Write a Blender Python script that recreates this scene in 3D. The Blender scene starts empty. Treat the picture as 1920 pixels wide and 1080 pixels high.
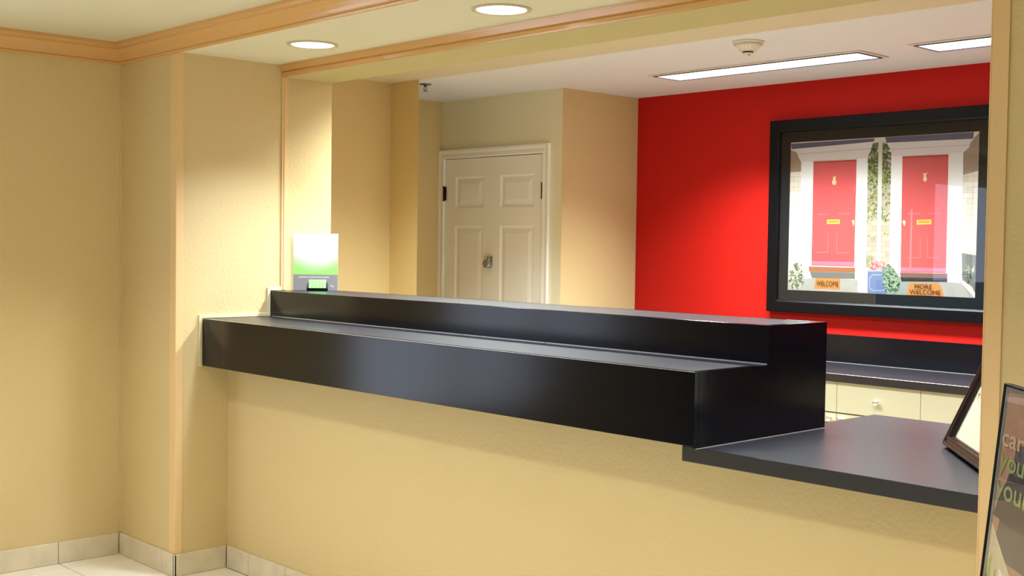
import bpy, bmesh, math, random
from mathutils import Vector, Matrix
random.seed(7)
SC = bpy.context.scene
COL = SC.collection
PI = math.pi

# ------------------------------------------------------------ camera, world, exposure
cam_d = bpy.data.cameras.new('camera'); cam = bpy.data.objects.new('camera', cam_d); COL.objects.link(cam)
R_ = Vector((0.68308366, 0.73020375, 0.01411378)); U_ = Vector((-0.03598084, 0.01434495, 0.99924952)); W_ = Vector((-0.72945328, 0.68307884, -0.03607215))
M4 = Matrix.Identity(4)
for i in range(3):
    M4[i][0] = R_[i]; M4[i][1] = U_[i]; M4[i][2] = -W_[i]; M4[i][3] = (4.89909804, -2.83179278, 1.48950720)[i]
cam.matrix_world = M4
cam_d.sensor_width = 36; cam_d.lens = 42.841; cam_d.clip_start = 0.05
SC.camera = cam
SC.view_settings.view_transform = 'Standard'
SC.view_settings.look = 'None'
SC.view_settings.gamma = 1
SC.view_settings.use_curve_mapping = False
SC.view_settings.exposure = 0.0
wd = bpy.data.worlds.new('world'); SC.world = wd; wd.use_nodes = True
wd.node_tree.nodes['Background'].inputs[0].default_value = (0.85, 0.92, 1, 1)
wd.node_tree.nodes['Background'].inputs[1].default_value = 0.6
CAN_W, CAN_SPREAD, CAN_COL = 10.0, 104, (0.90, 1.0, 1.2)
LOBBY_W, LOBBY_SPREAD, LOBBY_COL = 9.6, 100, (1.0, 1.0, 0.92)
TROF_W, TROF_SPREAD, TROF_COL = 62.0, 105, (0.94, 1.0, 0.98)
HIDDEN_W, HIDDEN_SPREAD = 76.0, 123
DIFF_STRENGTH = 3.0          # the lit face of every lamp
WINDOW_STRENGTH = 3.0
WINDOW2_STRENGTH = 1.2

# ------------------------------------------------------------ materials
def lin(c):
    return tuple(((v/255)/12.92 if v/255 <= 0.04045 else ((v/255+0.055)/1.055)**2.4) for v in c) + (1,)
MATS = {}
def mat(name, rgb, rough=0.6, metal=0.0, spec=0.5, bump=0.0, bscale=60.0, var=0.0, vscale=6.0, emis=None, estr=0.0, stretch=None, coat=0.0, raw=False):
    if name in MATS: return MATS[name]
    m = bpy.data.materials.new(name); m.use_nodes = True
    nt = m.node_tree; b = nt.nodes['Principled BSDF']
    col = tuple(rgb)+(1,) if raw else lin(rgb)
    b.inputs['Base Color'].default_value = col
    b.inputs['Roughness'].default_value = rough
    b.inputs['Metallic'].default_value = metal
    b.inputs['Specular IOR Level'].default_value = spec
    b.inputs['Coat Weight'].default_value = coat
    tc = nt.nodes.new('ShaderNodeTexCoord'); mp = nt.nodes.new('ShaderNodeMapping')
    nt.links.new(tc.outputs['Object'], mp.inputs['Vector'])
    if stretch: mp.inputs['Scale'].default_value = stretch
    if var > 0:
        n = nt.nodes.new('ShaderNodeTexNoise'); n.inputs['Scale'].default_value = vscale; n.inputs['Detail'].default_value = 5
        nt.links.new(mp.outputs['Vector'], n.inputs['Vector'])
        r = nt.nodes.new('ShaderNodeValToRGB'); r.color_ramp.elements[0].position = 0.3; r.color_ramp.elements[1].position = 0.7
        r.color_ramp.elements[0].color = tuple(c*(1-var) for c in col[:3])+(1,)
        r.color_ramp.elements[1].color = tuple(min(1, c*(1+var)) for c in col[:3])+(1,)
        nt.links.new(n.outputs['Fac'], r.inputs['Fac']); nt.links.new(r.outputs['Color'], b.inputs['Base Color'])
    if bump > 0:
        n2 = nt.nodes.new('ShaderNodeTexNoise'); n2.inputs['Scale'].default_value = bscale; n2.inputs['Detail'].default_value = 3
        nt.links.new(mp.outputs['Vector'], n2.inputs['Vector'])
        bp_ = nt.nodes.new('ShaderNodeBump'); bp_.inputs['Strength'].default_value = bump; bp_.inputs['Distance'].default_value = 0.004
        nt.links.new(n2.outputs['Fac'], bp_.inputs['Height']); nt.links.new(bp_.outputs['Normal'], b.inputs['Normal'])
    if emis:
        b.inputs['Emission Color'].default_value = lin(emis); b.inputs['Emission Strength'].default_value = estr
    MATS[name] = m
    return m
WALL = mat('yellow orange-peel paint', (219, 197, 145), 0.62, spec=0.3, bump=0.45, bscale=70)
REDW = mat('red orange-peel paint', (190, 25, 18), 0.6, spec=0.2, bump=0.4, bscale=70)
CEIL = mat('cream ceiling paint', (222, 214, 180), 0.8, spec=0.2, bump=0.2, bscale=50)
OCEIL = mat('white office ceiling paint', (224, 226, 230), 0.8, spec=0.2, bump=0.15, bscale=50)
OLIVE = mat('olive tan beam paint', (196, 182, 126), 0.75, spec=0.2, bump=0.2, bscale=50)
STRIP = mat('pale tan front ceiling', (214, 204, 172), 0.8, spec=0.2, bump=0.2, bscale=50)  # front part of the office ceiling, coloured tanner than the part behind it
TRIM = mat('peach semi-gloss trim paint', (222, 172, 106), 0.16, spec=0.75, bump=0.05, bscale=30)
GUARD = mat('peach vinyl corner guard', (234, 200, 146), 0.45, spec=0.4)
SCRIBE = mat('cream scribe moulding', (230, 216, 172), 0.5)
DOORP = mat('white door paint', (250, 250, 248), 0.38, bump=0.06, bscale=25, stretch=(4, 4, 0.6))
BLACK = mat('black laminate', (8, 10, 18), 0.16, spec=0.36, bump=0.03, bscale=150)
BLACKD = mat('matte black laminate worktop', (15, 16, 25), 0.34, spec=0.9, bump=0.02, bscale=150)
GROUT = mat('tan tile grout', (176, 160, 128), 0.9, bump=0.2, bscale=120)
TILE = mat('cream ceramic floor tile', (232, 224, 205), 0.32, var=0.05, vscale=5, bump=0.05, bscale=20)
BTILE = mat('travertine base tile', (224, 212, 186), 0.38, var=0.10, vscale=9, bump=0.06, bscale=25)
CARPET = mat('beige office floor', (150, 138, 120), 0.9, bump=0.4, bscale=200)
CAB = mat('cream cabinet laminate', (190, 186, 160), 0.45)
GAP = mat('dark joint shadow gap', (60, 52, 38), 0.9)
CHROME = mat('brushed nickel', (235, 234, 230), 0.32, metal=1.0)
BRASS = mat('dark bronze hinge metal', (70, 62, 45), 0.35, metal=0.9)
FRAMEB = mat('black frame lacquer', (4, 6, 12), 0.38, spec=0.22)
MATB = mat('charcoal picture mat', (13, 20, 27), 0.85, spec=0.2, bump=0.1, bscale=300)
LAMPM = mat('lamp trim ring enamel', (205, 188, 150), 0.35)
TFRAME = mat('troffer frame metal', (70, 64, 90), 0.35, metal=0.3)
DIFF = mat('lit white diffuser', (250, 250, 250), 0.5, emis=(250, 250, 255), estr=DIFF_STRENGTH)
DAY = mat('daylit frosted pane', (230, 235, 240), 0.4, emis=(205, 218, 245), estr=WINDOW_STRENGTH)
DAY2 = mat('daylit window pane', (230, 235, 240), 0.4, emis=(235, 240, 250), estr=WINDOW2_STRENGTH)
PLASTW = mat('white plastic', (228, 222, 205), 0.35)
SLOT = mat('dark slot', (25, 22, 20), 0.6)
REDLED = mat('red indicator lens', (190, 60, 50), 0.3)

def glassmat(name, ior=1.5, tint=(1, 1, 1)):
    m = bpy.data.materials.new(name); m.use_nodes = True; nt = m.node_tree; nt.nodes.clear()
    o = nt.nodes.new('ShaderNodeOutputMaterial'); mx = nt.nodes.new('ShaderNodeMixShader')
    t = nt.nodes.new('ShaderNodeBsdfTransparent'); g = nt.nodes.new('ShaderNodeBsdfGlossy'); f = nt.nodes.new('ShaderNodeFresnel')
    t.inputs[0].default_value = tint+(1,); g.inputs['Roughness'].default_value = 0.01; f.inputs['IOR'].default_value = ior
    gm = nt.nodes.new('ShaderNodeNewGeometry'); mr = nt.nodes.new('ShaderNodeMapRange'); mr.inputs[3].default_value = ior; mr.inputs[4].default_value = 1/ior
    nt.links.new(gm.outputs['Backfacing'], mr.inputs[0]); nt.links.new(mr.outputs[0], f.inputs['IOR'])
    nt.links.new(f.outputs[0], mx.inputs[0]); nt.links.new(t.outputs[0], mx.inputs[1]); nt.links.new(g.outputs[0], mx.inputs[2]); nt.links.new(mx.outputs[0], o.inputs[0])
    return m
GLASS = glassmat('picture glass', 1.42)

# ------------------------------------------------------------ mesh helpers
def obj(name, bm, m, parent=None, smooth=False):
    me = bpy.data.meshes.new(name); bmesh.ops.recalc_face_normals(bm, faces=bm.faces)
    bm.to_mesh(me); bm.free()
    for x in (m if isinstance(m, (list, tuple)) else [m]): me.materials.append(x)
    if smooth:
        for p in me.polygons: p.use_smooth = True
    o = bpy.data.objects.new(name, me); COL.objects.link(o)
    if parent:
        o.parent = parent
        o.location = (0, 0, 0)
    return o
def box(bm, a, b, bev=0.0, mi=0):
    x0, y0, z0 = a; x1, y1, z1 = b
    t = bmesh.new() if bev else bm
    vs = [t.verts.new(p) for p in ((x0,y0,z0),(x1,y0,z0),(x1,y1,z0),(x0,y1,z0),(x0,y0,z1),(x1,y0,z1),(x1,y1,z1),(x0,y1,z1))]
    fs = [t.faces.new([vs[i] for i in q]) for q in ((0,3,2,1),(4,5,6,7),(0,1,5,4),(1,2,6,5),(2,3,7,6),(3,0,4,7))]
    for f in fs: f.material_index = mi
    if bev:
        bmesh.ops.bevel(t, geom=list(t.edges), offset=bev, segments=1, affect='EDGES')
        tm = bpy.data.meshes.new('tmp'); t.to_mesh(tm); t.free(); bm.from_mesh(tm); bpy.data.meshes.remove(tm)
def boxes(*bs, bev=0.0):
    bm = bmesh.new()
    for a, b in bs: box(bm, a, b, bev)
    return bm
def prism(bm, pts, axis, a, b, mi=0):
    """polygon pts (2D) extruded along axis from a to b"""
    def P(p, t):
        return {'x': (t, p[0], p[1]), 'y': (p[0], t, p[1]), 'z': (p[0], p[1], t)}[axis]
    v0 = [bm.verts.new(P(p, a)) for p in pts]; v1 = [bm.verts.new(P(p, b)) for p in pts]
    fs = [bm.faces.new(v0), bm.faces.new(v1[::-1])]
    n = len(pts)
    for i in range(n): fs.append(bm.faces.new([v0[i], v1[i], v1[(i+1) % n], v0[(i+1) % n]]))
    for f in fs: f.material_index = mi
def lathe(bm, prof, cen, axis='z', n=32, mi=0):
    """prof: (radius, along-axis) pairs"""
    cx, cy, cz = cen; rings = []
    for r, h in prof:
        ring = []
        for k in range(n):
            a = 2*PI*k/n; c, s = math.cos(a)*max(r, 1e-5), math.sin(a)*max(r, 1e-5)
            ring.append(bm.verts.new({'z': (cx+c, cy+s, cz+h), 'y': (cx+c, cy+h, cz+s), 'x': (cx+h, cy+c, cz+s)}[axis]))
        rings.append(ring)
    for i in range(len(rings)-1):
        for k in range(n):
            f = bm.faces.new([rings[i][k], rings[i][(k+1) % n], rings[i+1][(k+1) % n], rings[i+1][k]]); f.material_index = mi; f.smooth = True
    for rg in (rings[0], rings[-1][::-1]):
        f = bm.faces.new(rg); f.material_index = mi
def tube(bm, p0, p1, r, n=10, mi=0):
    p0 = Vector(p0); p1 = Vector(p1); d = (p1-p0).normalized()
    u = d.orthogonal().normalized(); v = d.cross(u)
    a = [bm.verts.new(p0+r*(u*math.cos(2*PI*k/n)+v*math.sin(2*PI*k/n))) for k in range(n)]
    b = [bm.verts.new(p1+r*(u*math.cos(2*PI*k/n)+v*math.sin(2*PI*k/n))) for k in range(n)]
    for k in range(n):
        f = bm.faces.new([a[k], a[(k+1) % n], b[(k+1) % n], b[k]]); f.smooth = True; f.material_index = mi
    bm.faces.new(a[::-1]); bm.faces.new(b)
def text_mesh(body, size, extr=0.0, offset=0.0, align='CENTER', space=1.0):
    cu = bpy.data.curves.new('t', 'FONT'); cu.body = body; cu.size = size; cu.extrude = extr; cu.offset = offset; cu.align_x = align; cu.space_character = space
    o = bpy.data.objects.new('t', cu); COL.objects.link(o)
    dg = bpy.context.evaluated_depsgraph_get(); dg.update()
    me = bpy.data.meshes.new_from_object(o.evaluated_get(dg))
    bpy.data.objects.remove(o); bpy.data.curves.remove(cu)
    return me
def thing(name, label, cat, loc=(0, 0, 0), rotz=0.0, group=None):
    o = bpy.data.objects.new(name, None); COL.objects.link(o); o.location = loc; o.rotation_euler = (0, 0, rotz); o.empty_display_size = 0.1
    o['label'] = label; o['category'] = cat
    if group: o['group'] = group
    return o
def tag(o, label, cat, group=None):
    o['label'] = label; o['category'] = cat
    if group: o['group'] = group
    return o
def struct(name, bm, m, label=None, cat=None, parent=None):
    o = obj(name, bm, m, parent)
    if not parent: o['kind'] = 'structure'
    if label and not parent: o['label'] = label; o['category'] = cat
    return o
def rep(src, parent, loc):
    c = src.copy(); COL.objects.link(c); c.parent = parent; c.location = loc; return c

# ------------------------------------------------------------ key dimensions (metres)
YP = -0.2598        # front plane of the pilasters
YB0, YB1 = 0.2794, 0.5518
ZS, ZB, ZC, ZH = 2.305, 2.250, 2.4265, 2.395
XL = -0.5413        # left wall of the lobby
XRP = 3.666         # niche side of the right pilaster
XRED, YRED, YD = -0.2555, 3.0739, 2.3928
TOP = 2.62

# ------------------------------------------------------------ structure
o = struct('wall_left', boxes(((XL-.1,-1.3,0),(XL,YP,TOP)), ((XL-.1,-4.2,0),(XL,-2.8,TOP)), ((XL-.1,-2.8,2.15),(XL,-1.3,TOP)), ((XL-.1,-2.8,0),(XL,-1.3,.45))), WALL, 'pale yellow textured wall at the far left of the lobby', 'wall')
struct('wall_pilaster_left', boxes(((-0.98,YP,0),(0,YB1,TOP))), WALL, 'yellow textured pilaster left of the reception counter', 'wall')
struct('wall_pilaster_right', boxes(((XRP,YP,0),(6.2,YP+.12,TOP)), ((XRP,YP+.12,0),(XRP+.12,YB1,TOP))), WALL, 'yellow textured wall at the right edge of the counter opening', 'wall')
struct('wall_counter', boxes(((0,0,0),(2.7035,.12,.928)), ((2.7035,0,0),(XRP,.12,.8763))), WALL, 'yellow textured low wall under the black reception counter', 'wall')
bm = boxes(((-.98,YB1,0),(-.88,1.58,TOP)), ((-1.49,1.70,0),(-1.392,YD,TOP))); prism(bm, [(-1.49,1.58),(-.62,1.58),(-.785,1.70),(-1.49,1.70)], 'z', 0, TOP)
struct('wall_office_left', bm, WALL, 'tan wall stub behind the left end of the counter', 'wall')
CREAM = mat('pale cream orange-peel paint', (236, 231, 206), 0.62, spec=0.3, bump=0.4, bscale=70)
struct('wall_closet', boxes(((-1.49,YD,2.046),(XRED-.002,YD+.1,TOP)), ((-1.392,YD,0),(-1.3435,YD+.1,2.046)), ((-.4135,YD,0),(XRED-.002,YD+.1,2.046)), ((-1.392,YD+.35,0),(XRED-.1,YD+.45,TOP))), CREAM, 'pale cream wall around the white closet door', 'wall')
struct('wall_column', boxes(((XRED-.1,YD+.1,0),(XRED,YRED,TOP)), ((XRED-.002,YD,0),(XRED,YD+.1,TOP))), WALL, 'tan wall between the closet corner and the red wall', 'wall')
struct('wall_back', boxes(((XRED-.1,YRED,0),(5.1,YRED+.1,TOP))), REDW, 'bright red textured accent wall behind the desk', 'wall')
struct('wall_office_right', boxes(((5.0,YP+.12,0),(5.1,YRED,TOP))), WALL, 'yellow office wall beyond the right pilaster', 'wall')
LOB = mat('taupe lobby paint', (120, 100, 78), .7)
struct('wall_front', boxes(((XL-.1,-4.3,0),(1.9,-4.2,TOP)), ((4.3,-4.3,0),(6.3,-4.2,TOP)), ((1.9,-4.3,0),(4.3,-4.2,.5)), ((1.9,-4.3,1.6),(4.3,-4.2,TOP))), LOB, 'taupe lobby wall behind the camera', 'wall')
struct('wall_right', boxes(((6.2,-4.2,0),(6.3,YP+.12,TOP))), LOB, 'taupe lobby wall beyond the right edge', 'wall')
struct('ceiling', boxes(((XL-.1,-4.2,ZH),(6.2,YP,TOP))), CEIL, 'cream ceiling of the lobby at top left', 'ceiling')
struct('ceiling_niche', boxes(((0,YP,ZS),(XRP,YB0,TOP))), CEIL, 'lowered cream ceiling panel holding two round downlights', 'ceiling')
struct('trim_beam', boxes(((0,YB0,ZB),(XRP,YB1,TOP))), OLIVE, 'tan boxed beam across the back of the counter niche', 'beam')
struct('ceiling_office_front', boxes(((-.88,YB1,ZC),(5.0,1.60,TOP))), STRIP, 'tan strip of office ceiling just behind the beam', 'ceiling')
struct('ceiling_office', boxes(((-1.392,1.60,ZC+.002),(5.0,YRED,TOP))), OCEIL, 'white office ceiling holding two long bright troffers', 'ceiling')
bm = boxes(((XL,-4.2,-.05),(6.2,0,-.004)))
floor = struct('floor', bm, GROUT, 'cream tiled lobby floor', 'floor')
floor2 = struct('floor', boxes(((-1.392,.12,-.05),(5.0,YRED,-.002)), ((0,0,-.05),(XRP,.12,-.004))), CARPET, 'beige office floor behind the counter', 'floor')
# floor tiles, pitch 0.2985
PT = 0.2985
bmt = bmesh.new(); box(bmt, (-.147, -.147, -.006), (.147, .147, 0), bev=.0015)
proto = None; cnt = 0
xs = [-0.4097-PT/2 + PT*i for i in range(0, 22)]
ys = [-0.2575+PT/2 - PT*j for j in range(0, 13)]
tiles_small = []
for j, y in enumerate(ys):
    for i, x in enumerate(xs):
        x0, x1, y0, y1 = x-.147, x+.147, y-.147, y+.147
        if x0 < XL: x0 = XL
        if y0 < -4.19: continue
        if x < 0 and y > YP:
            continue
        if y1 > 0: y1 = -.0105
        if x1 > 6.19: continue
        if x > XRP and y > YP: continue
        if cnt >= 290: continue
        cnt += 1
        if x0 > x-.147+1e-6 or y1 < y+.147-1e-6:
            b2 = bmesh.new(); box(b2, (x0, y0, -.006), (x1, y1, 0), bev=.0015); obj('tile', b2, TILE, floor)
        elif proto is None:
            proto = obj('tile', bmt, TILE, floor); proto.location = (x, y, 0)
        else:
            rep(proto, floor, (x, y, 0))

# crown moulding along the left wall and the header
CP = [(0,.0),(.010,.0),(.012,.008),(.009,.014),(.014,.018),(.019,.030),(.028,.046),(.039,.058),(.042,.062),(.042,.070),(.050,.074),(.053,.082),(.053,.0955),(0,.0955)]
Z0 = 2.2995
def crown_mesh(kind):
    bm = bmesh.new(); A = []; B = []
    for p, h in CP:
        if kind == 'left':
            A.append((XL+p, -4.2, Z0+h)); B.append((XL+p, YP-p, Z0+h))
        else:
            A.append((XL+p, YP-p, Z0+h)); B.append((6.2, YP-p, Z0+h))
    va = [bm.verts.new(q) for q in A]; vb = [bm.verts.new(q) for q in B]
    n = len(CP)
    for i in range(n): bm.faces.new([va[i], va[(i+1) % n], vb[(i+1) % n], vb[i]])
    bm.faces.new(va); bm.faces.new(vb[::-1])
    return bm
struct('trim_1', crown_mesh('left'), TRIM, 'orange crown moulding along the left lobby wall', 'moulding')
struct('trim_2', crown_mesh('header'), TRIM, 'glossy orange crown moulding along the counter header', 'moulding')
bm = bmesh.new(); prism(bm, [(YB0-.0005,2.2505),(YB0-.006,2.2505),(YB0-.008,2.256),(YB0-.008,2.270),(YB0-.004,2.272),(YB0-.004,2.274),(YB0-.013,2.277),(YB0-.016,2.285),(YB0-.020,2.296),(YB0-.022,2.3045),(YB0-.0005,2.3045)], 'x', 0.0, XRP)
struct('trim_3', bm, TRIM, 'thin orange moulding on the face of the inner beam', 'moulding')
bm = bmesh.new(); box(bm, (0, .2705, 1.2585), (.007, .305, ZB), bev=.0015); box(bm, (0.007, .281, 1.2585), (.010, .294, ZB), bev=.001)
struct('trim_4', bm, GUARD, 'thin vertical trim strip on the niche side wall', 'moulding')
struct('trim_5', boxes(((XL,YP-.007,.101),(XL+.007,YP,2.2995))), WALL, 'slender vertical bead in the corner beside the left wall', 'moulding')
def guard(name, x0, x1, yb, label, side):
    bm = bmesh.new()
    box(bm, (x0, YP-.0035, .1), (x1, YP, ZS-.006), bev=.001)
    if side: box(bm, (x1-.0005, YP-.0035, .1), (x1+.0035, yb, ZS), bev=.001)
    else: box(bm, (x0-.0035, YP-.0035, .1), (x0+.0005, yb, ZS), bev=.001)
    struct(name, bm, GUARD, label, 'corner guard')
guard('trim_6', -.050, 0, -.2275, 'pale peach corner guard on the left pilaster edge', True)
guard('trim_7', XRP, 3.7045, -.2275, 'pale peach corner guard on the right pilaster edge', False)

# tiled skirting, tile by tile
def skirt(name, kind, at, segs, label):
    bm = bmesh.new()
    a, b = segs[0], segs[-1]
    if kind == 'y': box(bm, (at, a, 0), (at+.006, b, .096))
    else: box(bm, (a, at-.006, 0), (b, at, .096))
    root = struct(name, bm, GROUT, label, 'skirting')
    for s0, s1 in zip(segs[:-1], segs[1:]):
        b2 = bmesh.new()
        if kind == 'y': box(b2, (at+.0005, s0+.0015, .001), (at+.0105, s1-.0015, .0992), bev=.001)
        else: box(b2, (s0+.0015, at-.0105, .001), (s1-.0015, at-.0005, .0992), bev=.001)
        obj('tile', b2, BTILE, root)
skirt('baseboard_left', 'y', XL, [-4.195+.0]+[-0.5601-PT*k for k in range(12, -1, -1)]+[YP-.011], 'cream tile skirting along the left lobby wall')
skirt('baseboard_pilaster', 'x', YP, [XL+.0115, -.4027, -.1042, .0105], 'cream tile skirting across the front of the left pilaster')
skirt('baseboard_niche', 'y', 0.0, [YP-.0105, -.011], 'single cream skirting tile on the side of the left pilaster')
skirt('baseboard_counter', 'x', 0.0, [.0115]+[.198+PT*k for k in range(0, 12)]+[XRP], 'cream tile skirting along the low counter wall')
skirt('baseboard_right', 'x', YP, [XRP, 3.85]+[3.85+PT*k for k in range(1, 8)], 'cream tile skirting along the right pilaster wall')

# window out of frame in the left wall: its daylight is what the black counter mirrors
w = bpy.data.objects.new('window_1', None); COL.objects.link(w); w['kind'] = 'structure'; w['label'] = 'daylit window in the left lobby wall'; w['category'] = 'window'
obj('window_frame', boxes(((XL-.09,-2.8,.45),(XL+.01,-2.74,2.15)), ((XL-.09,-1.36,.45),(XL+.01,-1.3,2.15)), ((XL-.09,-2.74,2.09),(XL+.01,-1.36,2.15)), ((XL-.09,-2.74,.45),(XL+.01,-1.36,.51)), ((XL-.08,-2.12,.51),(XL,-2.08,2.09))), SCRIBE, w)
for y0, y1 in ((-2.74,-2.12), (-2.08,-1.36)):
    obj('pane', boxes(((XL-.05,y0,.51),(XL-.044,y1,2.09))), DAY, w)

w = bpy.data.objects.new('window_2', None); COL.objects.link(w); w['kind'] = 'structure'; w['label'] = 'daylit window in the lobby wall behind the camera'; w['category'] = 'window'
obj('window_frame', boxes(((1.9,-4.29,.5),(1.95,-4.19,1.6)), ((4.25,-4.29,.5),(4.3,-4.19,1.6)), ((1.95,-4.29,.5),(4.25,-4.19,.55)), ((1.95,-4.29,1.55),(4.25,-4.19,1.6)), ((3.08,-4.28,.55),(3.12,-4.2,1.55))), SCRIBE, w)
for x0, x1 in ((1.95, 3.08), (3.12, 4.25)):
    obj('pane', boxes(((x0,-4.26,.55),(x1,-4.254,1.55))), DAY2, w)

# ------------------------------------------------------------ closet double door
d = bpy.data.objects.new('door_1', None); COL.objects.link(d); d['kind'] = 'structure'; d['label'] = 'white panelled double closet door with a chrome latch'; d['category'] = 'door'
def casing():
    bm = bmesh.new(); y = YD
    prof = [(0, 0), (0, -.012), (.008, -.016), (.030, -.012), (.045, -.018), (.057, -.018), (.057, 0)]   # from opening edge outwards
    x0, x1, z1 = -1.3435, -.4135, 2.046
    rows = []
    for o_, dp in prof:
        xo = max(x0-o_, -1.3915)
        rows.append([(xo, y+dp, 0), (xo, y+dp, z1+o_), (x1+o_, y+dp, z1+o_), (x1+o_, y+dp, 0)])
    V = [[bm.verts.new(p) for p in r] for r in rows]
    for i in range(len(V)-1):
        for k in range(3): bm.faces.new([V[i][k], V[i][k+1], V[i+1][k+1], V[i+1][k]])
    return bm
obj('casing', casing(), DOORP, d)
def leaf(x0, x1, z0, z1, panels, y, t=.034):
    bm = bmesh.new()
    xsn = sorted({x0, x1, *[p[0] for p in panels], *[p[1] for p in panels]}); zsn = sorted({z0, z1, *[p[2] for p in panels], *[p[3] for p in panels]})
    def q(a, b): return bm.faces.new([bm.verts.new(p) for p in b])
    for i in range(len(xsn)-1):
        for k in range(len(zsn)-1):
            cx, cz = (xsn[i]+xsn[i+1])/2, (zsn[k]+zsn[k+1])/2
            if any(p[0] < cx < p[1] and p[2] < cz < p[3] for p in panels): continue
            bm.faces.new([bm.verts.new(p) for p in ((xsn[i],y,zsn[k]),(xsn[i+1],y,zsn[k]),(xsn[i+1],y,zsn[k+1]),(xsn[i],y,zsn[k+1]))])
    for px0, px1, pz0, pz1 in panels:
        R = []
        for ins, dp in ((0, 0), (.012, .009), (.020, .009), (.050, .001)):
            R.append([bm.verts.new(p) for p in ((px0+ins,y+dp,pz0+ins),(px1-ins,y+dp,pz0+ins),(px1-ins,y+dp,pz1-ins),(px0+ins,y+dp,pz1-ins))])
        for i in range(3):
            for k in range(4): bm.faces.new([R[i][k], R[i][(k+1) % 4], R[i+1][(k+1) % 4], R[i+1][k]])
        bm.faces.new(R[3])
    for a, b in (((x0,z0),(x1,z0)), ((x1,z0),(x1,z1)), ((x1,z1),(x0,z1)), ((x0,z1),(x0,z0))):
        bm.faces.new([bm.verts.new(p) for p in ((a[0],y,a[1]),(b[0],y,b[1]),(b[0],y+t,b[1]),(a[0],y+t,a[1]))])
    bm.faces.new([bm.verts.new(p) for p in ((x0,y+t,z0),(x0,y+t,z1),(x1,y+t,z1),(x1,y+t,z0))])
    bmesh.ops.remove_doubles(bm, verts=bm.verts, dist=1e-5)
    return bm
def panels(xa, xb): return [(xa, xb, 1.72, 1.925), (xa, xb, .93, 1.605), (xa, xb, .22, .80)]
l1 = obj('door_leaf', leaf(-1.3415, -.8745, .008, 2.041, panels(-1.243, -.965), YD+.004), DOORP, d)
l2 = obj('door_leaf', leaf(-.8715, -.4165, .008, 2.041, panels(-.802, -.494), YD+.001), DOORP, d)
for lf, x in ((l1, -1.345), (l2, -.413)):
    for z in (1.817, 1.05, .25):
        b = bmesh.new(); box(b, (x-.011, YD-.006, z-.045), (x+.011, YD+.003, z+.045), bev=.001); tube(b, (x, YD-.012, z-.05), (x, YD-.012, z+.05), .0065)
        obj('hinge', b, BRASS, lf)
b = bmesh.new(); box(b, (-.940, YD-.004, 1.352), (-.862, YD+.004, 1.412), bev=.001)
hs = obj('latch_plate', b, CHROME, d); hs['label'] = 'chrome latch plate'
b = bmesh.new(); lathe(b, [(.024, -.040), (.029, -.034), (.029, -.006), (.020, 0)], (-.888, YD-.004, 1.362), 'y', 20); tube(b, (-.880, YD-.020, 1.375), (-.880, YD-.020, 1.408), .012); 
kb = obj('lock_knob', b, mat('polished chrome', (170, 176, 180), .12, metal=1.0), hs); kb['label'] = 'chrome lock knob'

# ------------------------------------------------------------ recessed and ceiling fittings
def area(name, shape, sx, sy, w, col, spread, loc, parent):
    L = bpy.data.lights.new(name, 'AREA'); L.shape = shape; L.size = sx
    if shape in ('RECTANGLE', 'ELLIPSE'): L.size_y = sy
    L.energy = w; L.color = col; L.spread = math.radians(spread)
    o = bpy.data.objects.new(name, L); COL.objects.link(o); o.location = loc; o.parent = parent
    return o
def downlight(x, y, z, label, w, spread, col, r=.088):
    t = thing('recessed_downlight', label, 'ceiling light', (x, y, z), 0, 'round recessed downlights')
    b = bmesh.new(); n = 40
    prof = [(r+.017, -.0005), (r+.016, -.005), (r+.006, -.0065), (r+.001, -.004), (r, -.0005)]
    rings = [[b.verts.new((math.cos(2*PI*k/n)*q, math.sin(2*PI*k/n)*q, h)) for k in range(n)] for q, h in prof]
    for i in range(len(rings)-1):
        for k in range(n):
            f = b.faces.new([rings[i][k], rings[i][(k+1) % n], rings[i+1][(k+1) % n], rings[i+1][k]]); f.smooth = True
    obj('trim_ring', b, LAMPM, t)
    b = bmesh.new(); lathe(b, [(r-.001, -.0008), (r-.001, -.0028)], (0, 0, 0), 'z', n)
    obj('diffuser', b, DIFF, t)
    area('lamp', 'DISK', 2*r-.01, 0, w, col, spread, (0, 0, -.0045), t)
    return t
downlight(.613, .030, ZS, 'round recessed downlight in the niche ceiling above the left end of the counter', CAN_W, CAN_SPREAD, CAN_COL)
downlight(1.748, .050, ZS, 'round recessed downlight at the top edge above the middle of the counter', CAN_W, CAN_SPREAD, CAN_COL)
downlight(2.885, .060, ZS, 'round recessed downlight above the low desk, out of frame', CAN_W*.8, CAN_SPREAD, CAN_COL)
for i, x in enumerate((.55, 1.75, 2.95, 4.15, 5.35)):
    downlight(x, -1.33, ZH, '%s downlight from the left in the lobby ceiling row before the counter' % ('first second third fourth fifth'.split()[i]), LOBBY_W, LOBBY_SPREAD, LOBBY_COL)
for i, x in enumerate((.9, 2.6, 4.3)):
    downlight(x, -3.0, ZH, '%s downlight of the lobby row behind the camera' % ('left', 'middle', 'right')[i], LOBBY_W*.35, LOBBY_SPREAD, LOBBY_COL)
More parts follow.
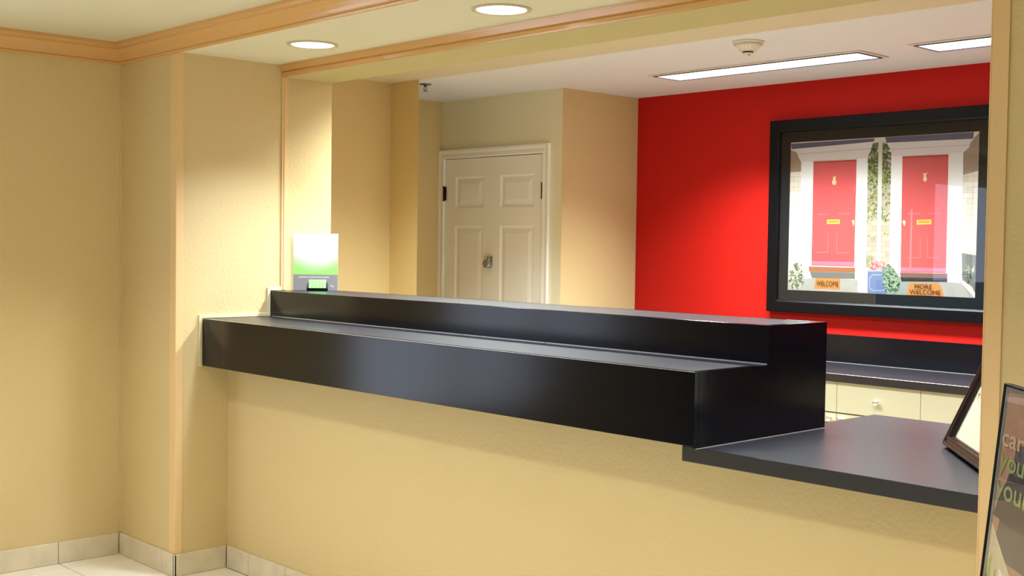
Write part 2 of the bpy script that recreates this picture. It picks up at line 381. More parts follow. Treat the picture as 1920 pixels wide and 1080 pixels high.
def troffer(x0, x1, y0, y1, label, w, spread=None):
    cx, cy = (x0+x1)/2, (y0+y1)/2; hx, hy = (x1-x0)/2, (y1-y0)/2
    t = thing('troffer_light', label, 'ceiling light', (cx, cy, ZC+.001), 0, 'long office troffers')
    b = bmesh.new(); g = .022
    for a, c in (((-hx-g,-hy-g,-.005),(hx+g,-hy,0)), ((-hx-g,hy,-.005),(hx+g,hy+g,0)), ((-hx-g,-hy,-.005),(-hx,hy,0)), ((hx,-hy,-.005),(hx+g,hy,0))): box(b, a, c, bev=.001)
    obj('outer_frame', b, PLASTW, t)
    b = bmesh.new(); g = .007
    for a, c in (((-hx,-hy,-.009),(hx,-hy+g,-.001)), ((-hx,hy-g,-.009),(hx,hy,-.001)), ((-hx,-hy+g,-.009),(-hx+g,hy-g,-.001)), ((hx-g,-hy+g,-.009),(hx,hy-g,-.001))): box(b, a, c)
    obj('inner_frame', b, TFRAME, t)
    obj('diffuser', boxes(((-hx+g,-hy+g,-.005),(hx-g,hy-g,-.002))), DIFF, t)
    area('lamp', 'RECTANGLE', 2*(hx-g)-.01, 2*(hy-g)-.01, w, TROF_COL, spread or TROF_SPREAD, (0, 0, -.006), t)
troffer(.495, 1.760, 2.335, 2.560, 'long bright fluorescent troffer in front of the red wall, left of the pair', TROF_W)
troffer(2.050, 3.315, 2.335, 2.560, 'long bright fluorescent troffer cut off by the right pilaster', TROF_W)
troffer(.20, 1.465, .85, 1.075, 'office troffer hidden behind the beam above the left counter', HIDDEN_W, HIDDEN_SPREAD)
troffer(2.050, 3.315, .85, 1.075, 'office troffer hidden behind the beam above the low desk', HIDDEN_W*.7, HIDDEN_SPREAD)

t = thing('smoke_detector', 'small white cone-shaped smoke detector on the office ceiling beside the troffer', 'smoke detector', (1.535, 1.775, ZC+.002))
b = bmesh.new(); lathe(b, [(.073, 0), (.073, -.006), (.068, -.010)], (0, 0, 0), n=36); obj('base_plate', b, PLASTW, t)
b = bmesh.new(); lathe(b, [(.066, -.010), (.058, -.022), (.047, -.034), (.034, -.043), (.026, -.046)], (0, 0, 0), n=36)
hd = obj('sensor_cone', b, PLASTW, t)
b = bmesh.new()
for k in range(20):
    a = 2*PI*k/20; c, s = math.cos(a), math.sin(a)
    tube(b, (c*.066, s*.066, -.013), (c*.038, s*.038, -.042), .0014, 5)
obj('rib', b, PLASTW, hd)['kind'] = 'stuff'
b = bmesh.new(); lathe(b, [(.025, -.046), (.025, -.052)], (0, 0, 0), n=24); obj('vent_slot', b, SLOT, t)
b = bmesh.new(); lathe(b, [(.028, -.052), (.024, -.058), (.010, -.060)], (0, 0, 0), n=24); cp = obj('end_cap', b, PLASTW, t)
b = bmesh.new(); lathe(b, [(.006, -.0605), (.004, -.063)], (0.008, -.004, 0), n=10); obj('indicator_lens', b, REDLED, cp)
t = thing('sprinkler_head', 'small chrome sprinkler head on the office ceiling near the closet door', 'sprinkler', (-.752, 1.735, ZC+.002))
b = bmesh.new(); lathe(b, [(.036, 0), (.034, -.005), (.014, -.009)], (0, 0, 0), n=24); SPK = mat('dark chrome', (120, 126, 138), .3, metal=.9)
obj('escutcheon', b, SPK, t)
b = bmesh.new(); lathe(b, [(.009, -.008), (.009, -.018)], (0, 0, 0), n=16)
for s in (-1, 1): tube(b, (s*.008, 0, -.017), (s*.013, 0, -.030), .0025, 6); tube(b, (s*.013, 0, -.030), (0, 0, -.042), .0025, 6)
obj('frame_arms', b, SPK, t)
b = bmesh.new(); lathe(b, [(.015, -.042), (.015, -.044)], (0, 0, 0), n=16); obj('deflector', b, SPK, t)

# ------------------------------------------------------------ reception counter
X1, YO, YL, YR = 2.7715, -.1352, .2149, .5283
Z1, ZF, Z2, ZD, ZE = 1.1386, .928, 1.2572, .9202, .8763
t = thing('reception_counter', 'long black two-tier reception counter on the low yellow wall', 'counter')
obj('fascia_panel', boxes(((0.0085,YO,ZF),(X1,YO+.02,Z1)), bev=.0012), BLACK, t)
obj('lower_top', boxes(((0.0085,YO+.02,Z1-.02),(X1-.0205,YL+.02,Z1)), bev=.0008), BLACKD, t)
obj('riser_panel', boxes(((.002,YL,Z1+.0003),(X1,YL+.02,Z2)), bev=.0012), BLACK, t)
obj('ledge_top', boxes(((.002,YL+.0202,Z2-.02),(X1-.0205,YR-.0202,Z2)), bev=.0008), BLACKD, t)
obj('back_panel', boxes(((.002,YR-.02,ZD+.0002),(X1-.0205,YR,Z2))), BLACK, t)
obj('soffit_panel', boxes(((0.0085,YO+.02,ZF),(X1-.0205,-.0005,ZF+.018))), BLACK, t)
bm = bmesh.new(); prism(bm, [(YO+.0205,ZD+.0002),(YR,ZD+.0002),(YR,Z2),(YL+.0205,Z2),(YL+.0205,Z1),(YO+.0205,Z1)], 'x', X1-.02, X1)
obj('end_panel', bm, BLACK, t)
METAL = mat('pale metal seam trim', (205, 205, 205), 0.35, metal=0.6)
for a, b in ((.02, 1.3725), (1.3765, 1.8225), (1.8265, X1-.004)):
    obj('seam_trim', boxes(((a, YL-.0022, Z1+.0002), (b, YL, Z1+.0034))), METAL, t)
b = bmesh.new(); box(b, (X1, YO+.01, ZD), (X1+.002, YR, ZD+.002)); box(b, (.0085, YO-.0004, Z1-.0012), (X1, YO+.0006, Z1+.0003))
obj('edge_trim', b, METAL, t)
b = bmesh.new(); g = .017
box(b, (0, YO-g, ZF-.004), (.008, YO, Z1+g), bev=.0015)
box(b, (0, YO, Z1+.0005), (.008, YL-.0005, Z1+g), bev=.0015)
box(b, (0, YL-g, Z1+g), (.008, YL-.0005, Z2+g), bev=.0015)
box(b, (0, YL, Z2+.0005), (.008, YL+.055, Z2+g), bev=.0015)
sm = obj('scribe_moulding', b, SCRIBE, t); sm['label'] = 'cream moulding stepping around the counter end'

t = tag(obj('transaction_desk', boxes(((2.7035,-.101,ZE),(XRP-.0005,.945,ZD)), bev=.0015), BLACKD), 'low flat black desk top between the tall counter and the right pilaster', 'desk')
# the pieces that carry its back half
DL = mat('cream desk support panel', (214, 206, 176), 0.5)
tag(obj('desk_support', boxes(((2.7045,.1215,-.002),(2.73,.90,ZE))), DL), 'cream support panel under the left end of the low black desk', 'support')

# ------------------------------------------------------------ back counter and cabinets
KT, KB, YKF = .8631, .822, 2.520
wt = thing('back_worktop', 'long black worktop with black upstand along the red wall', 'worktop')
obj('top_slab', boxes(((XRED+.001,YKF,KB),(4.9,YRED-.016,KT)), bev=.0015), BLACKD, wt)
obj('upstand', boxes(((XRED+.001,YRED-.016,KB),(4.9,YRED-.0005,1.0168)), bev=.0012), BLACK, wt)
obj('edge_trim', boxes(((XRED+.002,YRED-.0175,KT),(4.9,YRED-.0161,KT+.002))), METAL, wt)
UW = .4545
names_u = ['in the corner by the closet', 'second from the closet corner', 'third from the closet corner', 'cut off by the counter end panel', 'its whole drawer seen over the desk', 'partly behind the tilted certificate', 'just past the right pilaster', 'second past the right pilaster', 'third past the right pilaster', 'fourth past the right pilaster']
def knob(parent, x, y, z):
    b = bmesh.new(); lathe(b, [(.006, 0), (.005, -.012), (.0145, -.018), (.016, -.024), (.012, -.029), (.004, -.031)], (x, y, z), 'y', 20)
    return obj('knob', b, CHROME, parent)
def cabinet(i):
    x = XRED+.0015+UW*i
    r = thing('base_cabinet', 'cream cabinet with nickel knobs, '+names_u[i], 'cabinet', (x, 0, 0), 0, 'base cabinets under the back worktop')
    obj('body', boxes(((0.0005,YKF+.037,.09),(UW-.0005,YRED-.001,KB)), ((0.0005,YKF+.09,-.002),(UW-.0005,YRED-.001,.09))), CAB, r)
    f0, f1 = YKF+.018, YKF+.0365
    dr = obj('drawer', boxes(((.0012,f0,.6675),(UW-.0012,f1,KB-.002)), bev=.001), CAB, r)
    knob(dr, UW/2, f0, .740)
    if i == 3:
        d2 = obj('drawer', boxes(((.0012,f0,.6135),(UW-.0012,f1,.6605)), bev=.001), CAB, r)
        knob(d2, UW-.032, f0, .637)
        d3 = obj('door', boxes(((.0012,f0,.095),(UW-.0012,f1,.6085)), bev=.001), CAB, r); knob(d3, UW-.032, f0, .57)
    else:
        dd = obj('door', boxes(((.0012,f0,.095),(UW-.0012,f1,.6605)), bev=.001), CAB, r)
        knob(dd, .032 if i % 2 == 0 else UW-.032, f0, .634)
for i in range(10): cabinet(i)

# ------------------------------------------------------------ picture on the red wall
PIC = thing('framed_picture', 'large black-framed photograph of two red front doors on the red wall', 'picture', (1.4645, YRED, 1.670))
hw, hh = .6865, .545
def ringmesh(prof, hw, hh):
    """prof: (inset, y) -> mitred frame"""
    b = bmesh.new(); R = []
    for ins, y in prof:
        R.append([b.verts.new(p) for p in ((-hw+ins,y,-hh+ins),(hw-ins,y,-hh+ins),(hw-ins,y,hh-ins),(-hw+ins,y,hh-ins))])
    for i in range(len(R)-1):
        for k in range(4): b.faces.new([R[i][k], R[i][(k+1) % 4], R[i+1][(k+1) % 4], R[i+1][k]])
    return b
obj('frame', ringmesh([(0,-.0005),(0,-.036),(.004,-.040),(.058,-.040),(.066,-.034),(.070,-.026),(.070,-.0005)], hw, hh), FRAMEB, PIC)
obj('picture_mat', boxes(((-hw+.0695,-.018,-hh+.0695),(hw-.0695,-.012,hh-.0695))), MATB, PIC)
ART = [
 ('slate', [(0,6),(529,3),(522,21),(5,37)]),
 ('slate', [(589,1),(1082,2),(1077,35),(598,32)]),
 ('shade_stone', [(1028,101),(1083,32),(1110,3),(1110,196),(1030,215)]),
 ('shade_stone', [(0,42),(39,56),(71,111),(71,164),(0,168)]),
 ('mortar', [(489,85),(627,80),(632,667),(496,670)]),
 ('lintel', [(11,40),(519,21),(510,43),(505,69),(489,99),(68,109),(51,82),(39,56)]),
 ('lintel', [(598,31),(1083,35),(1064,55),(1058,78),(1028,103),(631,105),(626,74),(611,51)]),
 ('lintel_line', [(46,65),(507,54),(506,59),(48,70)]),
 ('lintel_line', [(618,66),(1058,63),(1057,67),(621,70)]),
 ('white', [(71,108),(151,109),(153,694),(134,713),(144,779),(73,772),(75,715),(78,691)]),
 ('white', [(421,108),(489,103),(496,773),(429,776)]),
 ('white', [(628,104),(693,104),(698,724),(633,678)]),
 ('white', [(949,104),(1028,101),(1035,702),(1041,763),(961,761)]),
 ('coral', [(151,113),(422,113),(422,692),(153,691)]),
 ('coral', [(693,107),(949,108),(952,713),(699,718)]),
 ('coral_dark', [(151,113),(422,113),(422,122),(151,123)]),
 ('coral_dark', [(693,107),(949,108),(950,118),(693,117)]),
 ('pink', [(152,668),(422,668),(422,690),(153,689)]),
 ('pink', [(698,691),(951,689),(952,709),(699,713)]),
 ('brown', [(134,699),(430,699),(428,725),(140,726)]),
 ('brown_dark', [(695,720),(960,716),(960,741),(702,743)]),
 ('grey_dark', [(144,728),(428,727),(429,758),(158,763)]),
 ('black', [(698,743),(960,741),(961,760),(706,765)]),
 ('ground', [(0,783),(163,762),(444,761),(446,833),(0,835)]),
 ('ground_pale', [(445,787),(507,789),(508,834),(446,832)]),
 ('grey', [(696,765),(961,759),(1039,765),(1110,835),(649,832)]),
 ('ground', [(912,760),(1039,764),(1081,833),(949,834)]),
 ('grey_dark', [(1035,610),(1110,620),(1110,808),(1091,776),(1041,745)]),
 ('mat', [(182,762),(340,762),(339,822),(175,822)]),
 ('mat', [(750,771),(903,768),(926,778),(947,834),(735,835)]),
 ('pipe', [(551,0),(574,0),(582,659),(557,660)]),
 ('planter', [(505,710),(626,707),(625,832),(508,833)]),
 ('planter_light', [(501,704),(628,701),(628,715),(501,718)]),
 ('planter_light', [(533,732),(599,730),(617,749),(618,804),(601,819),(536,821),(517,807),(516,752)]),
 ('planter', [(537,737),(597,735),(612,752),(613,802),(597,815),(539,817),(522,805),(521,754)]),
 ('gold', [(246,437),(327,436),(328,461),(247,461)]),
 ('gold', [(783,441),(865,439),(866,464),(784,466)]),
 ('gold_dark', [(257,444),(317,443),(317,454),(257,454)]),
 ('gold_dark', [(794,448),(855,447),(855,456),(794,457)]),
 ('brass', [(278,196),(285,203),(298,197),(293,213),(301,234),(295,246),(279,245),(272,233),(280,213)]),
 ('brass', [(809,195),(820,203),(837,194),(828,211),(835,231),(830,242),(819,242),(813,231),(817,211)]),
 ('brass', [(402,440),(416,440),(417,456),(412,475),(406,456)]),
 ('brass', [(702,444),(719,444),(720,460),(714,475),(706,460)]),
 ('coral_light', [(185,405),(252,406),(252,410),(185,410)]),
 ('coral_light', [(312,402),(392,403),(392,408),(312,407)]),
 ('coral_light', [(182,617),(259,616),(260,621),(183,622)]),
 ('coral_light', [(313,618),(389,616),(389,621),(313,622)]),
 ('coral_light', [(727,406),(806,407),(806,411),(727,411)]),
 ('coral_light', [(844,407),(917,408),(917,412),(845,412)]),
 ('coral_light', [(730,636),(808,635),(808,639),(730,640)]),
 ('coral_light', [(850,636),(921,635),(921,639),(850,640)]),
 ('coral_light', [(252,510),(256,510),(259,618),(255,618)]),
 ('coral_light', [(308,510),(312,510),(315,620),(311,620)]),
 ('coral_light', [(804,530),(808,530),(810,637),(807,637)]),
 ('coral_light', [(846,530),(849,530),(852,638),(848,638)]),
 ('coral_light', [(407,255),(411,255),(412,301),(409,301)]),
 ('coral_light', [(748,385),(759,385),(760,718),(749,718)]),
]
PC = dict(stone=(226,220,210), slate=(92,94,128), shade_stone=(168,146,128), mortar=(198,192,180), lintel=(240,235,238), lintel_line=(212,205,212), white=(250,250,252), coral=(222,92,96), coral_dark=(190,66,68), pink=(240,128,160), brown=(176,112,78), brown_dark=(130,92,92), grey_dark=(120,124,122), black=(30,42,48), ground=(180,182,176), ground_pale=(206,210,218), grey=(160,172,168), mat=(214,146,82), pipe=(232,230,222), planter=(112,134,184), planter_light=(170,186,220), gold=(240,200,96), gold_dark=(200,150,60), brass=(252,222,170), coral_light=(250,128,136), ink=(40,26,20), leaf1=(88,110,62), leaf2=(150,165,88), leaf3=(60,76,44), leaf4=(196,206,160), ivy1=(96,132,104), ivy2=(170,200,170), ivy3=(44,70,56), flower=(238,150,160), flower2=(210,90,100), straw=(228,224,196))
PM = {}; plist = []
for k, c in PC.items():
    PM[k] = len(plist); plist.append(mat('print ink '+k, tuple(v*(.78 if k.startswith(('leaf','ivy')) else .84) for v in c), 0.5, spec=0.3, var=.07 if k in ('mortar','grey','ground','slate','shade_stone') else 0, vscale=30))
def brick(m, c1, c2, c3):
    nt = m.node_tree; br = nt.nodes.new('ShaderNodeTexBrick'); tc = nt.nodes.new('ShaderNodeTexCoord'); mp = nt.nodes.new('ShaderNodeMapping')
    mp.inputs['Rotation'].default_value = (PI/2, 0, 0); mp.inputs['Scale'].default_value = (1, 1, 1)
    nt.links.new(tc.outputs['Object'], mp.inputs[0]); nt.links.new(mp.outputs[0], br.inputs['Vector'])
    br.inputs['Scale'].default_value = 9; br.inputs['Color1'].default_value = lin(c1); br.inputs['Color2'].default_value = lin(c2); br.inputs['Mortar'].default_value = lin(c3); br.inputs['Mortar Size'].default_value = .012
    nt.links.new(br.outputs['Color'], nt.nodes['Principled BSDF'].inputs['Base Color'])
brick(plist[PM['stone']], (206,202,196), (192,182,170), (172,164,156)); brick(plist[PM['mortar']], (172,166,152), (156,148,136), (146,138,128))
bm = bmesh.new(); AX0, AZ0 = -.555, .416
def P3(u, v, lay): return (AX0+u/1000, -.0183-lay*.00002, AZ0-v/1000)
def poly(c, pts, lay):
    vs = [bm.verts.new(P3(u, v, lay)) for u, v in pts]
    f = bm.faces.new(vs); f.material_index = PM[c]
    if f.calc_area() > 0:
        f.normal_update()
        if f.normal.y > 0: f.normal_flip()
poly('stone', [(0,0),(1110,0),(1110,835),(0,835)], 0)
def leaves(box_, n, cols, size, lay, ell=True, tall=1.0):
    x0, y0, x1, y1 = box_
    for k in range(n):
        while True:
            a, b = random.random(), random.random()
            if not ell or (a-.5)**2+(b-.5)**2 < .25: break
        u, v = x0+a*(x1-x0), y0+b*(y1-y0); s = size*(.6+.8*random.random()); th = random.random()*PI
        cu, su = math.cos(th), math.sin(th)
        pts = []
        for dx, dy in ((-1, 0), (0, .45), (1, 0), (0, -.45)):
            px = u+(dx*cu-dy*su)*s; py = v+(dx*su+dy*cu)*s*tall
            pts.append((min(1109, max(1, px)), min(834, max(1, py))))
        try: poly(random.choice(cols), pts, lay+k*.02)
        except Exception: pass
lay = 1
for c, pts in ART:
    poly(c, pts, lay); lay += 1
    if c == 'mortar':
        leaves((492,30,625,250), 420, ['leaf1','leaf3','leaf2','leaf1'], 11, lay, ell=False); lay += 9
        leaves((494,200,624,450), 260, ['leaf2','leaf1','leaf4','leaf2'], 10, lay, ell=False); lay += 6
        leaves((498,400,622,560), 50, ['leaf2','leaf4','leaf4'], 8, lay, ell=False); lay += 2
L0 = lay
leaves((4,680,108,830), 150, ['leaf4','ivy1','straw','grey_dark','leaf1'], 9, L0)
for k in range(34):
    a = -1.2+2.4*random.random(); u = 1085+random.uniform(-10, 10); v = 700; r = random.uniform(45, 78)
    e = (u+math.sin(a)*r*.8, v-math.cos(a)*r*.9+random.uniform(0, 60)); e = (min(1108, max(1038, e[0])), e[1])
    poly('straw', [(u-2, v), e, (u+2, v+3)], L0+k*.05)
leaves((1035,690,1108,760), 40, ['ivy3','leaf3','ivy1'], 8, L0+2)
for k in range(26):
    u = 515+random.uniform(-16, 18); e = (u+random.uniform(-22, 22), 605+random.uniform(0, 45))
    poly('leaf4' if k % 2 else 'leaf2', [(u-2, 695), e, (u+2, 695)], L0+3+k*.05)
leaves((508,658,630,708), 110, ['flower','flower','flower2','white'], 8, L0+5)
leaves((592,680,668,770), 150, ['ivy1','ivy2','ivy1'], 9, L0+8)
leaves((598,720,700,828), 260, ['ivy2','ivy1','ivy3','ivy2'], 9, L0+11)
me = bpy.data.meshes.new('print'); bm.to_mesh(me); bm.free()
for m in plist: me.materials.append(m)
pr = bpy.data.objects.new('print', me); COL.objects.link(pr); pr.parent = PIC; pr['label'] = 'colour photograph of two coral doors with doormats'
def flat_text(s, cx, cz, width, height, y, parent, m, rot=0.0, offset=0.0):
    me = text_mesh(s, 1.0, offset=offset)
    xs_ = [v.co.x for v in me.vertices]; ys_ = [v.co.y for v in me.vertices]
    x0, x1, y0, y1 = min(xs_), max(xs_), min(ys_), max(ys_)
    for v in me.vertices:
        a = ((v.co.x-x0)/(x1-x0)-.5)*width; b = ((v.co.y-y0)/(y1-y0)-.5)*height
        v.co = (cx+a*math.cos(rot)-b*math.sin(rot), y, cz+a*math.sin(rot)+b*math.cos(rot))
    me.materials.clear(); me.materials.append(m); me.name = 'lettering'
    o = bpy.data.objects.new('lettering', me); COL.objects.link(o); o.parent = parent
    return o
INK = plist[PM['ink']]
def atxt(s, u0, v0, u1, v1, rot=0.0, off=.022):
    o = flat_text(s, AX0+(u0+u1)/2000, AZ0-(v0+v1)/2000, (u1-u0)/1000, (v1-v0)/1000, -.0235, PIC, INK, rot, off)
    o['label'] = 'dark doormat lettering reading '+s.lower()
atxt('WELCOME', 190, 776, 330, 804, off=.0)
atxt('MORE', 784, 776, 880, 799, off=.0)
atxt('WELCOME', 755, 804, 928, 828, off=.0)
obj('glass', boxes(((-hw+.0695,-.0275,-hh+.0695),(hw-.0695,-.0255,hh-.0695))), GLASS, PIC)

# ------------------------------------------------------------ sign, card holder and cards on the ledge
SW = mat('white card print', (252, 252, 252), 0.5)
SG = mat('grey card print', (150, 146, 150), 0.45)
def grad_mat():
    m = bpy.data.materials.new('white to green printed gradient'); m.use_nodes = True; nt = m.node_tree; b = nt.nodes['Principled BSDF']; b.inputs['Roughness'].default_value = .35
    tc = nt.nodes.new('ShaderNodeTexCoord'); sp = nt.nodes.new('ShaderNodeSeparateXYZ'); nt.links.new(tc.outputs['Object'], sp.inputs[0])
    r = nt.nodes.new('ShaderNodeMapRange'); r.inputs[1].default_value = .085; r.inputs[2].default_value = .165
    sq = nt.nodes.new('ShaderNodeMath'); sq.operation = 'MULTIPLY'; nt.links.new(sp.outputs[0], sq.inputs[0]); nt.links.new(sp.outputs[0], sq.inputs[1])
    s2 = nt.nodes.new('ShaderNodeMath'); s2.operation = 'MULTIPLY'; s2.inputs[1].default_value = -3.2; nt.links.new(sq.outputs[0], s2.inputs[0])
    ad = nt.nodes.new('ShaderNodeMath'); ad.operation = 'ADD'; nt.links.new(sp.outputs[2], ad.inputs[0]); nt.links.new(s2.outputs[0], ad.inputs[1])
    nt.links.new(ad.outputs[0], r.inputs[0])
    c = nt.nodes.new('ShaderNodeValToRGB'); c.color_ramp.elements[0].color = lin((165, 232, 125)); c.color_ramp.elements[1].color = lin((253, 253, 253))
    nt.links.new(r.outputs[0], c.inputs[0]); nt.links.new(c.outputs[0], b.inputs['Base Color'])
    return m
sx0, sy0, sx1, sy1 = .010, .335, .136, .500
ang = math.atan2(sy1-sy0, sx1-sx0); sw = math.hypot(sx1-sx0, sy1-sy0)
S = thing('counter_sign', 'upright white and green acrylic sign with grey lower band on the ledge', 'sign', ((sx0+sx1)/2, (sy0+sy1)/2, Z2+.0002), ang)
SH = .268
obj('white_panel', boxes(((-sw/2,0,.075),(sw/2,.003,SH)), bev=.0006), grad_mat(), S)
obj('grey_band', boxes(((-sw/2,-.0002,0),(sw/2,.0032,.075)), bev=.0006), SG, S)
b = bmesh.new(); box(b, (-sw/2, .003, 0), (sw/2, .035, .003)); box(b, (-sw/2, .003, 0), (sw/2, .006, SH-.01))
obj('acrylic_foot', b, mat('clear acrylic', (225, 230, 232), .1), S)
b = bmesh.new()
x = -sw/2+.024
while x < sw/2-.045:
    w_ = random.uniform(.003, .009); box(b, (x, -.0006, .061), (x+w_, -.0001, .0635+random.choice((0, .001)))); x += w_+.0013
o = obj('printed_line', b, SW, S); o['kind'] = 'stuff'
b = bmesh.new(); box(b, (sw/2-.030, -.0006, .018), (sw/2-.017, -.0001, .021)); box(b, (sw/2-.034, -.0006, .024), (sw/2-.028, -.0001, .028)); obj('printed_mark', b, SW, S)
# holder
hx_, hy_ = .067+.05*.79+.012, .4175-.05*.61+.010
H = thing('card_holder', 'small black card holder in front of the sign on the ledge', 'card holder', (hx_, hy_, Z2+.0002), ang)
obj('base', boxes(((-.048,-.016,0),(.048,.020,.006)), ((-.048,-.018,.0),(.048,-.014,.014)), bev=.0008), FRAMEB, H)
for s in (-1, 1):
    b = bmesh.new(); prism(b, [(-.018, 0), (.020, 0), (.022, .030), (.010, .033), (-.010, .022), (-.018, .014)], 'x', s*.048-.002*(s > 0)-.0*(s < 0), s*.048+.002*(s < 0)+.0); obj('side_wall', b, FRAMEB, H)
b = bmesh.new(); prism(b, [(.006, .006), (.009, .006), (.020, .040), (.017, .040)], 'x', -.044, .044); obj('back_rest', b, FRAMEB, H)
GC = mat('pale green card', (150, 235, 130), .5); GC2 = mat('green card print', (130, 210, 105), .5)
def card(dy, dz, w, h, label, m):
    n = Vector((math.sin(ang), -math.cos(ang)))
    r = thing('business_card', label, 'card', (hx_, hy_, Z2+.0002), ang, 'green cards in the black holder')
    b = bmesh.new(); a = .30; c, s = math.cos(a), math.sin(a)
    p0 = (dy, dz); p1 = (dy+h*s, dz+h*c)
    prism(b, [p0, p1, (p1[0]+.0016, p1[1]), (p0[0]+.0016, p0[1])], 'x', -w/2, w/2)
    obj('card_stock', b, m, r)
    b = bmesh.new()
    for k in range(4):
        x_ = -w/2+.012+k*.016; q0 = (dy+h*.25*s-.0004, dz+h*.25*c); q1 = (dy+h*.8*s-.0004, dz+h*.8*c)
        prism(b, [q0, q1, (q1[0]+.0003, q1[1]), (q0[0]+.0003, q0[1])], 'x', x_, x_+.008)
    obj('printed_block', b, GC2, r)
card(-.009, .0065, .076, .034, 'front pale green card lying against the others in the black holder', GC)
card(.0, .0065, .080, .048, 'rear pale green card rising above the others in the black holder', GC)

# ------------------------------------------------------------ tilted certificate frame on the low desk
cd = Vector((.6351, -.7724)); cang = math.atan2(cd.y, cd.x)
CF = thing('certificate_frame', 'black moulded certificate frame tilted back on the low desk', 'picture frame', (3.2057, .4955, ZD+.0005), cang)
tl = math.radians(24); CW, CH = .46, .36
def tilt(o):
    o.rotation_euler = (-tl, 0, 0); return o
def ring2(prof, w, h):
    b = bmesh.new(); R = []
    for ins, y in prof: R.append([b.verts.new(p) for p in ((ins,y,ins),(w-ins,y,ins),(w-ins,y,h-ins),(ins,y,h-ins))])
    for i in range(len(R)-1):
        for k in range(4): b.faces.new([R[i][k], R[i][(k+1) % 4], R[i+1][(k+1) % 4], R[i+1][k]])
    return b
FM = mat('dark brown-black moulding', (20, 15, 19), .25, spec=.6)
# local y- is the face
f = obj('frame', ring2([(0,.0),(0,-.018),(.004,-.024),(.011,-.024),(.013,-.020),(.020,-.020),(.022,-.023),(.028,-.023),(.031,-.015),(.035,-.015),(.037,-.006),(.037,.0),(0,.0)], CW, CH), FM, CF); tilt(f); f.location = (0, .0, .0)
PAP = mat('cream certificate paper', (246, 240, 212), .6, var=.03, vscale=30)
p = obj('paper', boxes(((.0365,-.006,.0365),(CW-.0365,-.0045,CH-.0365))), PAP, CF); tilt(p)
b = bmesh.new(); random.seed(3)
for k in range(26):
    z = .14+.11*random.random(); x = .05+random.random()*.16; l = random.uniform(.015, .045); a = random.uniform(-.9, 1.2)
    dx, dz = math.cos(a)*l, math.sin(a)*l; nx, nz = -math.sin(a)*.003, math.cos(a)*.003
    v = [b.verts.new(q) for q in ((x-nx,-.0063,z-nz),(x+dx,-.0063,z+dz),(x+nx,-.0063,z+nz))]; b.faces.new(v)
p = obj('flourish', b, mat('ochre ink', (200, 150, 80), .6), CF); tilt(p); p['kind'] = 'stuff'; p['label'] = 'ochre penned flourishes'
p = obj('glass', boxes(((.0373,-.0085,.0373),(CW-.0373,-.0075,CH-.0373))), GLASS, CF); tilt(p)
b = bmesh.new(); box(b, (CW/2-.03, 0.001, .0), (CW/2+.03, .004, .24))
st = obj('easel_back', b, FRAMEB, CF); st.rotation_euler = (math.radians(16), 0, 0); st.location = (0, math.sin(tl)*.26+.0+.062, .003)

# ------------------------------------------------------------ poster stand at the right edge
ths = math.radians(45)
PS = thing('poster_stand', 'slim black-edged poster stand leaning back in front of the right wall', 'poster stand', (3.815, -.45, 0), -ths)
ph = math.radians(5.5); PW, PH, PB = .62, .86, .36      # width, height, bottom height
TLz = 1.226
def pst(o):
    o.rotation_euler = (-ph, 0, 0); o.location = (0, 0, TLz-PH*math.cos(ph)); o.location.y = -PH*math.sin(ph); return o
pst(obj('frame', ring2([(0,.0),(0,-.013),(.0015,-.015),(.004,-.015),(.006,-.012),(.006,.0),(0,.0)], PW, PH), FRAMEB, PS))
AC = mat('smoky clear edge plastic', (148, 150, 150), .25)
ep = pst(obj('edge_strip', ring2([(.006,-.006),(.006,-.011),(.014,-.011),(.014,-.006)], PW, PH), AC, PS))
b = bmesh.new(); LY = -.0085
def q_(pts, mi, l):
    f = b.faces.new([b.verts.new((u, LY-l*.00012, v)) for u, v in pts]); f.material_index = mi
q_([(.006,.006),(PW-.006,.006),(PW-.006,PH-.006),(.006,PH-.006)], 0, 0)
q_([(.030,PH-0.3380),(.09,PH-0.1099),(PW-.006,PH-0.0845),(PW-.006,PH-0.3380)], 1, 1)
q_([(.012,PH-0.2620),(.07,PH-0.1690),(PW-.006,PH-0.1690),(PW-.006,PH-0.2746),(.1,PH-0.2687)], 4, 2)
q_([(.006,PH-0.2746),(.16,PH-0.3760),(.30,PH-0.4732),(.40,.006),(.006,.006)], 2, 3)
q_([(.012,PH-0.3549),(.035,PH-0.3380),(.04,PH-0.4225),(.03,.2),(.012,.2)], 3, 4)
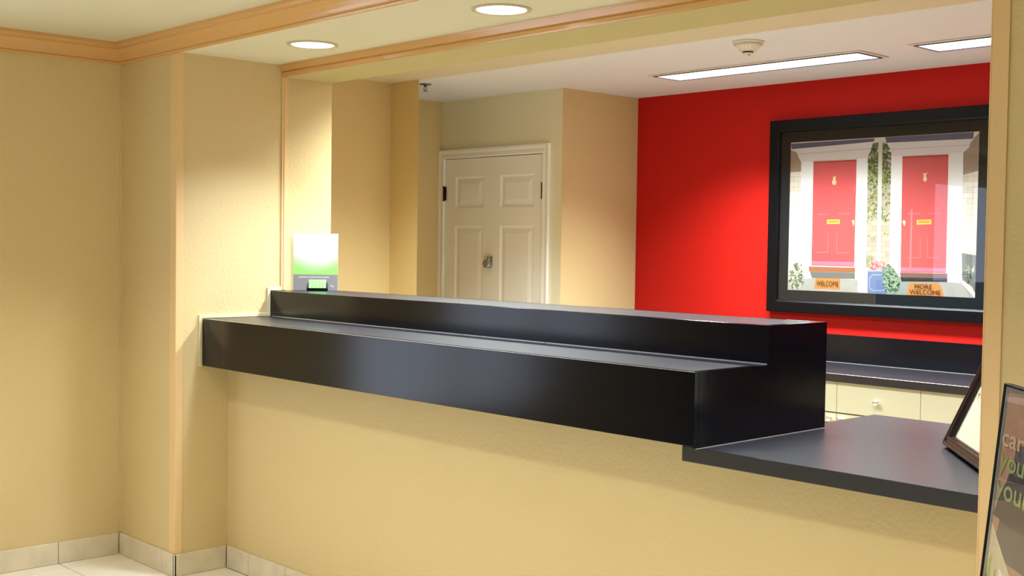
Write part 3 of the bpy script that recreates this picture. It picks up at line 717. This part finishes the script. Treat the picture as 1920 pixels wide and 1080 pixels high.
q_([(.055,PH-0.3634),(.064,PH-0.3591),(.064,.1),(.050,.1)], 5, 4)
q_([(.078,PH-0.3549),(.125,PH-0.3718),(.115,.1),(.07,.1)], 6, 4)
q_([(.010,PH-0.3802),(.022,PH-0.3802),(.024,PH-0.4225),(.013,PH-0.4225)], 4, 5)
q_([(.006,PH-0.2729),(.16,PH-0.3743),(.30,PH-0.4715),(.30,PH-0.4749),(.16,PH-0.3777),(.006,PH-0.2763)], 7, 6)
cols = [('poster mauve brown', (178, 140, 120)), ('poster slate', (92, 88, 98)), ('poster pale scene', (206, 196, 168)), ('poster leaf', (168, 176, 110)), ('poster dusk', (74, 64, 72)), ('poster olive', (150, 150, 90)), ('poster white panel', (236, 226, 224)), ('poster cream line', (240, 215, 195))]
me = bpy.data.meshes.new('poster'); b.to_mesh(me); b.free()
for n_, c_ in cols: me.materials.append(mat(n_, c_, .4, var=.10, vscale=40))
po = bpy.data.objects.new('poster', me); COL.objects.link(po); po.parent = PS; pst(po); po['label'] = 'printed poster with pale script and green lettering'
def ptxt(s, u, v, w_, h_, col, name):
    o = flat_text(s, 0, 0, w_, h_, LY-.0014, PS, mat(name, col, .5), 0, .01)
    for vv in o.data.vertices: vv.co.x += u+w_/2; vv.co.z += v
    pst(o)
ptxt('card', .016, PH-.104, .15, .036, (208, 180, 152), 'poster cream lettering')
ptxt('your', .018, PH-.160, .16, .040, (152, 166, 104), 'poster green lettering')
ptxt('your', .014, PH-.215, .17, .042, (136, 160, 96), 'poster green lettering')
ptxt('stay', .205, PH-.215, .15, .042, (136, 160, 96), 'poster green lettering')
pst(obj('glass_sheet', boxes(((.006,-.0125,.006),(PW-.006,-.0118,PH-.006))), GLASS, PS))
b = bmesh.new(); tube(b, (PW/2, .02, .01), (PW/2, .02, .95), .016, 14); obj('post', b, FRAMEB, PS)
b = bmesh.new(); lathe(b, [(.20, 0), (.20, .008), (.03, .014)], (PW/2, .02, 0), n=36); obj('foot_plate', b, FRAMEB, PS)
